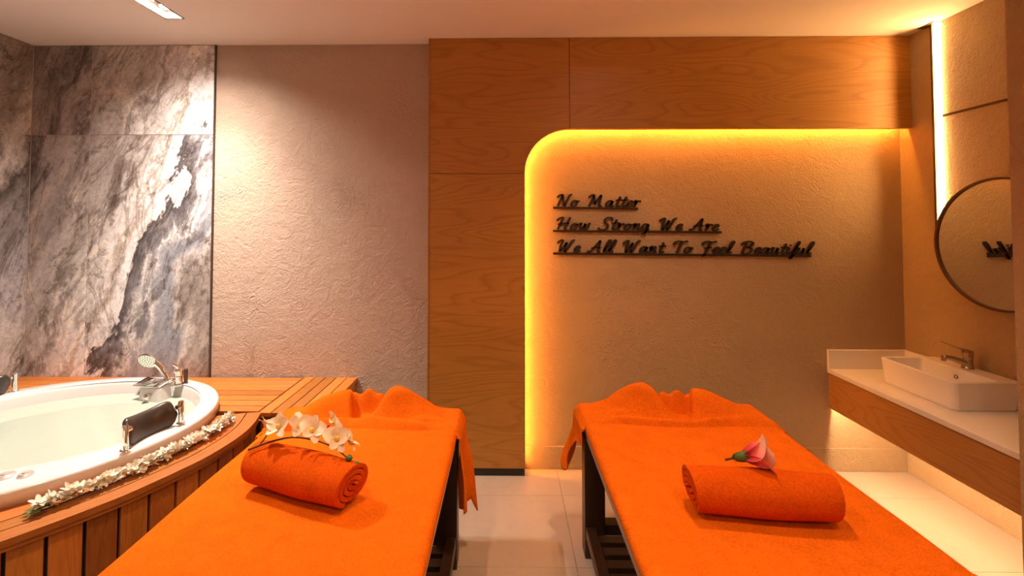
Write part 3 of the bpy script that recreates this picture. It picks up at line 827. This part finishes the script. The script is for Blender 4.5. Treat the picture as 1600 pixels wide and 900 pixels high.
def flower_mesh(name, np_, L, W, cup, droop, mat, rnd=.25, thick=.0006):
    V, F = [], []
    for k in range(np_):
        v_, f_, _ = petalvf(L*random.uniform(1-rnd, 1+rnd*.6), W*random.uniform(.85, 1.15), cup, droop+random.uniform(-.3, .3))
        R = Matrix.Rotation(2*pi*k/np_+random.uniform(-.15, .15), 3, 'Z') @ Matrix.Rotation(random.uniform(-.2, .2), 3, 'X')
        n = len(V); V += [R@p for p in v_]; F += [tuple(i+n for i in q_) for q_ in f_]
    me = bpy.data.meshes.new(name); me.from_pydata([tuple(p) for p in V], [], F); me.materials.append(mat)
    for p in me.polygons: p.use_smooth = True
    return me
gl = thing('flower_garland', 'garland of small white blossoms lying along the curved teak edge', 'garland', (-1.52, 1.95, DZ))
gpath = resample(catmull([(-1.640, 1.610, DZ), (-1.590, 1.685, DZ), (-1.535, 1.785, DZ), (-1.488, 1.905, DZ), (-1.437, 2.07, DZ), (-1.415, 2.22, DZ), (-1.422, 2.345, DZ)], 8), .0130)
fm = [flower_mesh('blossom', 6, .027, .017, .45, .45, M['petal']) for _ in range(5)]
def put(me, name, p, rot, parent, s=1.0):
    o = bpy.data.objects.new(name, me); link(o, parent); o.location = p; o.rotation_euler = rot; o.scale = (s, s, s)
    return o
for i, p in enumerate(gpath):
    for k in range(3):
        o = put(fm[random.randrange(5)], 'blossom', p+Vector((random.uniform(-.016, .016), random.uniform(-.012, .012), .018+random.uniform(-.002, .016))),
            (random.uniform(-.8, .8), random.uniform(-.8, .8), random.uniform(0, 6.28)), gl, random.uniform(.8, 1.15))
V, F = tubevf([p+Vector((0, 0, .006)) for p in gpath[::3]], .003, 6); mk('garland_string', V, F, M['stem'], gl)
for k in range(4):
    v_, f_, u_ = petalvf(.075, .017, .15, -.05)
    R = Matrix.Rotation(-2.3+.32*(k-1.5), 3, 'Z'); p0 = gpath[2]+Vector((.004*k, 0, .010+.003*k))
    mk('leaf', [R@p+p0 for p in v_], f_, M['green'], gl, smooth=True)

# ------------------------------------------------------------------ massage beds
BT = .64     # top of the padded deck
def bed(x0, x1, yf, yn, label, railmat):
    root = thing('massage_bed', label, 'massage bed', ((x0+x1)/2, (yf+yn)/2, 0), 'massage beds')
    box('top_board', x0, x1, yn, yf, BT-.075, BT-.028, railmat, root, bevel=.003)
    lw, ld = .098, .085
    for sx_ in (0, 1):
        for yy in (yf-.12, yn+.18):
            xx = x0-.008 if sx_ == 0 else x1+.008-lw
            box('leg', xx, xx+lw, yy-ld, yy, 0, BT-.075, M['wenge'], root, bevel=.003)
    box('apron', x0+.10, x1-.10, yf-.17, yf-.14, BT-.16, BT-.075, M['wenge'], root)
    box('apron', x0+.10, x1-.10, yn+.12, yn+.15, BT-.16, BT-.075, M['wenge'], root)
    # lower shelf: two long rails with cross slats
    for xx in (x0-.004, x1-.042): box('shelf_rail', xx, xx+.046, yn+.18, yf-.205, .10, .15, M['wenge'], root, bevel=.002)
    box('shelf_bar', x0+.09, x1-.09, yf-.19, yf-.13, .10, .15, M['wenge'], root, bevel=.002)
    y = yf-.30
    while y > yn+.25:
        box('shelf_slat', x0+.042, x1-.042, y, y+.048, .118, .142, M['wenge'], root, bevel=.002); y -= .078
    return root
bed(-1.128, -.238, 2.362, .40, 'dark wooden massage bed beside the tub platform', M['rail'])
bed(.386, 1.290, 2.442, .48, 'dark wooden massage bed in front of the lettering', M['rail_dark'])

def smooth(e0, e1, x):
    t = max(0, min(1, (x-e0)/(e1-e0))); return t*t*(3-2*t)

def cover(x0, x1, yf, yn, label):
    # padded sheet with rounded long edges and faint ripples
    nx, ny = 40, 170; V, F = [], []
    top = []
    prof = [(x0+.001, BT-.034), (x0-.002, BT-.024), (x0+.001, BT-.011), (x0+.011, BT-.003)]
    mids = [(x0+.022+(x1-x0-.044)*i/nx, BT) for i in range(nx+1)]
    pr_ = prof + mids + [(x0+x1-x, z) for x, z in prof[::-1]]
    m_ = len(pr_)
    for j in range(ny+1):
        y = yn+(yf-yn)*j/ny
        for i, (x, z) in enumerate(pr_):
            wob = .0012*sin(11*x+5*y)+.0012*sin(17*y-6*x+1) if 3 < i < m_-4 else .002*sin(9*y+x)
            e = min(1, (yf-y)/.03, (y-yn)/.03); V.append((x, y, z+wob-(1-e)**2*.02+(.006*(1-smooth(1.300, 1.314, y+.02*(x-x0)-.03*max(0, .1-(x-x0))/.1)) if x0 > 0 else 0)))
    for j in range(ny):
        for i in range(m_-1): F.append((j*m_+i, j*m_+i+1, (j+1)*m_+i+1, (j+1)*m_+i))
    o = mk('bed_cover', V, F, M['terry'], smooth=True)
    s = o.modifiers.new('thick', 'SOLIDIFY'); s.thickness = .006; s.offset = 1
    return tag(o, label, 'bed cover', 'orange terry bed covers')
cover(-1.128, -.238, 2.362, .40, 'orange terry cover on the massage bed beside the tub platform')
cover(.386, 1.290, 2.442, .48, 'orange terry cover on the massage bed in front of the lettering')

def gauss(x, y, cx_, cy_, sx_, sy_): return exp(-((x-cx_)/sx_)**2-((y-cy_)/sy_)**2)
def head_towel(xc, w, ya, yb, mirror, hangL, hangR, label, seed):
    # big towel thrown over the face cushion at the head of a bed
    rnd = random.Random(seed)
    ph = [rnd.uniform(0, 6.28) for _ in range(8)]
    ntop, nh, ny = 110, 26, 60
    half = w/2+.012
    z0 = BT+.0105
    def hgt(x, y):
        x_ = -x if mirror else x
        yy = y-ya
        # rolled front hem
        hem_y = .036+.016*sin(5.1*x_+ph[0])
        h = .026*exp(-((yy-hem_y)/.024)**2)*(1-smooth(.30, .43, abs(x_+.05)))*smooth(0, .03, yy)
        # two shoulders of the covered face cushion, steep towards the opening between them
        lft = smooth(-.44, -.14, x_)*(1-smooth(-.105, -.080, x_+.25*(yy-.15)))
        rgt = smooth(.0, .115, x_-.30*(yy-.15))*(1-smooth(.13, .40, x_))
        ysh = smooth(.045, .165, yy)*(1-smooth(.19, .29, yy))
        m = (.128*lft*(.9+.1*sin(7*x_))+.132*rgt)*ysh
        # gathered folds closing the opening at the back
        bk = (.084+.011*sin(75*x_+ph[1])+.007*sin(31*x_+40*yy))*smooth(.150, .200, yy)*(1-smooth(.20, .29, yy))*smooth(-.16, -.10, x_)*(1-smooth(.03, .10, x_))
        m = max(m, bk)
        m += .004*sin(18*x_+26*yy+ph[2])*smooth(.02, .07, m) + .012*exp(-((yy-.12-.35*(x_-.1))/.016)**2)*smooth(.06, .14, x_)*(1-smooth(.24, .36, x_))
        # the opening itself dips below the sheet line
        hole = gauss(x_, yy, -.045, .110, .050, .045)
        h = max(h*(1-.35*exp(-((x_+.045)/.07)**2)), m) - .010*hole
        h += .010*exp(-((yy-.085-.20*(x_-.30))/.016)**2)*smooth(.18, .28, x_)*(1-smooth(.37, .44, x_))
        return h + .002*sin(13*x_+ph[3])*sin(21*yy+ph[4])
    V, F = [], []
    us = [('L', 1-i/nh) for i in range(nh)] + [('T', -1+2*i/ntop) for i in range(ntop+1)] + [('R', (i+1)/nh) for i in range(nh)]
    rr = .028
    for j in range(ny+1):
        v_ = j/ny
        back = smooth(.90, 1.0, v_)
        for kind, u in us:
            xw = half*u if kind == 'T' else (-half if kind == 'L' else half)
            yst = ya + .020*sin(5.0*xw+ph[0]) + .010*sin(11*xw+ph[2]); y = yst+(yb-yst)*v_
            if kind == 'T':
                x = half*u
                edge_ = max(0, (abs(x)-(half-rr))/rr)
                z = z0 - .0135*(1-smooth(0, .09, v_)) + hgt(x, y-yst+ya)*(1-back) - rr*(1-sqrt(max(0, 1-edge_**2)))*.9 - .05*back
                V.append((xc+x, y, z))
            else:
                s = -1 if kind == 'L' else 1
                fn = hangL if kind == 'L' else hangR
                L, flare = fn(v_)
                d = u*L
                fold = .020*sin(v_*9+ph[5]+s)*smooth(.03, .2, d) + .012*sin(v_*17+ph[6])*smooth(.05, .25, d)
                x = s*(half+.004+flare*smooth(0, .3, d)*d+fold*.9+.008)
                z = z0-rr*.9-d + hgt(s*half, y-yst+ya)*.4*(1-u) - .05*back
                V.append((xc+x, y-.22*(1-v_)*d+.02*sin(v_*6.28+ph[7])*smooth(.05, .3, d), z))
    m_ = len(us)
    for j in range(ny):
        for i in range(m_-1): F.append((j*m_+i, j*m_+i+1, (j+1)*m_+i+1, (j+1)*m_+i))
    o = mk('head_towel', V, F, M['terry'], smooth=True)
    s = o.modifiers.new('thick', 'SOLIDIFY'); s.thickness = .005; s.offset = 1
    return tag(o, label, 'towel', 'orange towels draped over the bed heads')
def lerp(tab):
    def f(v_):
        for (a0, L0, f0), (a1, L1, f1) in zip(tab, tab[1:]):
            if v_ <= a1:
                t = (v_-a0)/(a1-a0); t = t*t*(3-2*t); return L0+(L1-L0)*t, f0+(f1-f0)*t
        return tab[-1][1:]
    return f
head_towel(-.683, .890, 2.13, 2.40, False, lerp([(0, .05, .1), (1, .06, .1)]), lerp([(0, .30, .02), (.35, .35, .05), (.58, .355, .10), (.82, .45, .10), (1, .37, .16)]),
           'orange towel bunched over the head of the bed beside the tub platform', 3)
head_towel(.838, .904, 2.20, 2.48, True, lerp([(0, .07, .3), (.3, .09, .5), (.75, .30, .25), (1, .16, .3)]), lerp([(0, .03, .3), (.6, .06, .5), (1, .09, .5)]),
           'orange towel bunched over the head of the bed in front of the lettering', 5)

# rolled towels
def towel_roll(c, ang, L, rw, rh, label, flip=1, turns=3.6, tilt=0):
    t_ = .0145; N_ = 150; sec_o, sec_i = [], []
    for i in range(N_+1):
        u = i/N_; th = 2*pi*turns*u
        r = .012+(1-.012)*0
        rr_ = .10+.90*u            # relative radius
        sec_o.append((rr_, th)); 
    n = 18; V, F = [], []
    a0 = -pi*.62 - 2*pi*turns      # loose end lies low at the front
    inner_gap = .155
    for j in range(n+1):
        s = 2*j/n-1
        bulge = 1-.05*s*s+.012*sin(5*s+1)
        for i in range(N_+1):
            u = i/N_; th = a0+2*pi*turns*u
            ro = (.12+.88*u)
            ri = max(.02, ro-.88/turns*.80)
            rise = .012*sin(th*2+3*s)*(1 if u > .7 else .5)
            # inner windings are pushed out a little unevenly at the ends
            xo = s*L/2 + (.010*sin(6*u*turns+2)+.008*(1-u))*abs(s)**6*(1 if s > 0 else -1)
            for r_ in (ro, ri):
                V.append((xo, flip*(r_+rise)*rw*bulge*cos(th), rh + (r_+rise*.6)*rh*bulge*sin(th)))
    m_ = 2*(N_+1)
    for j in range(n):
        for i in range(N_):
            a_ = j*m_+2*i; b_ = (j+1)*m_+2*i
            F.append((a_, a_+2, b_+2, b_)); F.append((a_+1, b_+1, b_+3, a_+3))
        a_, b_ = j*m_, (j+1)*m_
        F.append((a_, b_, b_+1, a_+1)); a_ += 2*N_; b_ += 2*N_; F.append((a_, a_+1, b_+1, b_))
    for j, fl in ((0, 1), (n, -1)):
        for i in range(N_):
            a_ = j*m_+2*i; q_ = (a_, a_+1, a_+3, a_+2); F.append(q_ if fl > 0 else q_[::-1])
    R = Matrix.Rotation(ang, 3, 'Z') @ Matrix.Rotation(tilt, 3, 'Y'); c = Vector(c)
    o = mk('rolled_towel', [c+R@Vector(p) for p in V], F, M['terry_deep'], smooth=True)
    b = o.modifiers.new('b', 'BEVEL'); b.width = .0035; b.segments = 2; b.limit_method = 'ANGLE'; b.angle_limit = radians(50)
    return tag(o, label, 'towel', 'rolled orange towels')
ZT = BT+.007
towel_roll((-.722, 1.640, ZT), -.36, .43, .090, .076, 'orange rolled towel under the white orchid sprig')
towel_roll((.838, 1.545, ZT), -.11, .44, .088, .074, 'orange rolled towel under the pink hibiscus', flip=1)

# orchid sprig on the first roll
zt1 = ZT+.152
DO = Vector((.013, -.025, 0))
os_ = thing('orchid_sprig', 'sprig of white orchid blossoms lying on a rolled orange towel', 'flower', (-.735, 1.665, zt1))
stem = catmull([(-.935, 1.66, zt1-.012), (-.87, 1.68, zt1+.006), (-.79, 1.69, zt1+.020), (-.70, 1.67, zt1+.020), (-.62, 1.64, zt1+.010), (-.555, 1.60, zt1-.006)], 7)
V, F = tubevf(stem, [.0042-.002*i/(len(stem)-1) for i in range(len(stem))], 8); mk('stem', V, F, M['stem'], os_, smooth=True)
V, F = tubevf([(-.90, 1.67, zt1-.002), (-.882, 1.70, zt1+.03), (-.87, 1.71, zt1+.055)], .0026, 7); mk('stem', V, F, M['stem'], os_, smooth=True)
V, F = tubevf([(-.72, 1.67, zt1+.022), (-.68, 1.69, zt1+.045), (-.655, 1.70, zt1+.06)], .0026, 7); mk('stem', V, F, M['stem'], os_, smooth=True)
def orchid(p, rot, s):
    p = Vector(p); R = Matrix.Rotation(rot[2], 3, 'Z') @ Matrix.Rotation(rot[0], 3, 'X') @ Matrix.Rotation(rot[1], 3, 'Y')
    v_, f_ = lathevf([(.003*s, 0), (.009*s, .006*s), (.010*s, .014*s), (.004*s, .022*s)], p, 12, R@Vector((0, 0, 1)))
    bl = mk('blossom', v_, f_, M['yellow'], os_, smooth=True)
    for k in range(5):
        wide = k in (1, 4)
        v_, f_, _ = petalvf(.052*s, (.055 if wide else .036)*s, .35, .12+random.uniform(-.25, .25), 5, 5)
        Rk = R @ Matrix.Rotation(2*pi*k/5+pi/2, 3, 'Z') @ Matrix.Rotation(-.35+random.uniform(-.2, .2), 3, 'Y') @ Matrix.Rotation(random.uniform(-.35, .35), 3, 'X')
        mk('petal', [p+Rk@q_ for q_ in v_], f_, M['orchid'], bl, smooth=True)
for p, r_, s in (((-.895, 1.70, zt1+.050), (-.5, .4, .3), .85), ((-.835, 1.69, zt1+.055), (.7, -.2, .1), .95), ((-.765, 1.685, zt1+.058), (.9, .2, .6), 1.05), ((-.705, 1.665, zt1+.055), (.8, .5, -.2), 1.0),
                 ((-.645, 1.69, zt1+.075), (.2, .9, .5), .75), ((-.605, 1.635, zt1+.040), (.95, .3, .1), 1.05), ((-.56, 1.63, zt1+.028), (.8, .7, 1.0), .85)):
    orchid(p, r_, s)
for p, r_ in (((-.545, 1.592, zt1-.004), .012), ((-.515, 1.58, zt1-.016), .008)):
    V, F = lathevf([(.002, -r_*1.3), (r_*.75, -r_*.6), (r_, 0), (r_*.7, r_*.7), (.002, r_*1.3)], p, 14, (.8, -.3, .2)); mk('bud', V, F, M['green'], os_, smooth=True)

# hibiscus on the second roll
zt2 = ZT+.150
hb = thing('hibiscus_flower', 'pink hibiscus flower with green calyx lying on a rolled orange towel', 'flower', (.83, 1.60, zt2))
base = Vector((.808, 1.585, zt2+.016)); ax = Vector((.88, -.30, .28)).normalized()
Q = ax.to_track_quat('Z', 'Y').to_matrix()
for k in range(5):
    v_, f_, u_ = petalvf(.105, .085, .28, -.05, 7, 6)
    Rk = Q @ Matrix.Rotation(2*pi*k/5+.5, 3, 'Z') @ Matrix.Rotation(radians(-52 if k % 2 else -60), 3, 'Y')
    mk('petal', [base+Rk@q_ for q_ in v_], f_, M['hibiscus'], hb, smooth=True, uvs=u_)
V, F = lathevf([(.004, -.030), (.013, -.022), (.017, -.005), (.018, .012), (.013, .022)], base-ax*.004, 14, ax); cal = mk('calyx', V, F, M['green'], hb, smooth=True)
V, F = tubevf([base-ax*.03, base-ax*.06+Vector((0, 0, -.004))], [.0045, .0035], 8); mk('stem', V, F, M['stem'], hb, smooth=True)
for k in range(3):
    v_, f_, _ = petalvf(.026, .010, .2, .1); R = Q @ Matrix.Rotation(2.1*k, 3, 'Z') @ Matrix.Rotation(radians(-20), 3, 'Y')
    mk('bract', [base-ax*.040+R@q_ for q_ in v_], f_, M['green'], hb, smooth=True)

# ------------------------------------------------------------------ recessed ceiling lamps
def ceiling_lamp(x, y, color, beams, label, disc=M['lamp_disc']):
    # beams: (energy, cone angle, blend, tilt towards the back wall) of the front and the rear bulb
    root = thing('ceiling_spotlight', label, 'ceiling light', (x, y, ZC), 'recessed twin ceiling spotlights')
    t = .006
    fr = join(boxvf(x-HX-t, x+HX+t, y-HY-t, y-HY+.001, ZC-.003, ZC+.002), boxvf(x-HX-t, x+HX+t, y+HY-.001, y+HY+t, ZC-.003, ZC+.002), boxvf(x-HX-t, x-HX+.001, y-HY, y+HY, ZC-.003, ZC+.002), boxvf(x+HX-.001, x+HX+t, y-HY, y+HY, ZC-.003, ZC+.002))
    mk('frame', *fr, M['steel_frame'], root)
    hx, hy, d = HX-.0005, HY-.0005, .055
    V = [(x-hx,y-hy,ZC+.001),(x+hx,y-hy,ZC+.001),(x+hx,y+hy,ZC+.001),(x-hx,y+hy,ZC+.001),(x-hx,y-hy,ZC+d),(x+hx,y-hy,ZC+d),(x+hx,y+hy,ZC+d),(x-hx,y+hy,ZC+d)]
    mk('housing', V, [(0,1,5,4),(1,2,6,5),(2,3,7,6),(3,0,4,7),(4,5,6,7)], M['lamp_inner'], root)
    for s, (energy, angle, blend, tilt) in zip((-1, 1), beams):
        c = (x, y+s*.056, ZC+.040)
        V, F = lathevf([(.044, .012), (.044, 0), (.038, -.004), (.036, .002)], c, 28); lr = mk('lamp_ring', V, F, M['steel_frame'], root)
        V, F = lathevf([(.036, .003), (.036, 0), (.02, -.004)], c, 28); mk('bulb', V, F, disc, lr)
        ld = bpy.data.lights.new('spot', 'SPOT'); ld.energy = energy; ld.color = color; ld.spot_size = radians(angle); ld.spot_blend = blend; ld.shadow_soft_size = .03
        lo = bpy.data.objects.new('spot_beam', ld); link(lo, root); lo.location = (x, y+s*.056, ZC+.026); lo.rotation_euler = (tilt, 0, 0)
ceiling_lamp(*LAMPS[0], SPOT_MAIN, [(85, 142, 1.0, 0), (165, 96, 1.0, -.08)], 'recessed twin spotlight glowing in the ceiling above the tub')
ceiling_lamp(*LAMPS[1], SPOT_WARM, [(26, 100, .8, 0)]*2, 'recessed twin spotlight in the ceiling over the head of the right bed')
ceiling_lamp(*LAMPS[2], SPOT_WARM, [(26, 110, .8, 0)]*2, 'recessed twin spotlight in the ceiling over the bed by the tub')
ceiling_lamp(*LAMPS[3], SPOT_WARM, [(16, 110, .8, 0)]*2, 'recessed twin spotlight in the ceiling over the bed by the counter')
ceiling_lamp(*LAMPS[4], SPOT_WARM, [(34, 140, .8, 0)]*2, 'added twin spotlight in the ceiling behind the viewer, for fill light')  # unseen lamp added behind the camera as dim warm fill
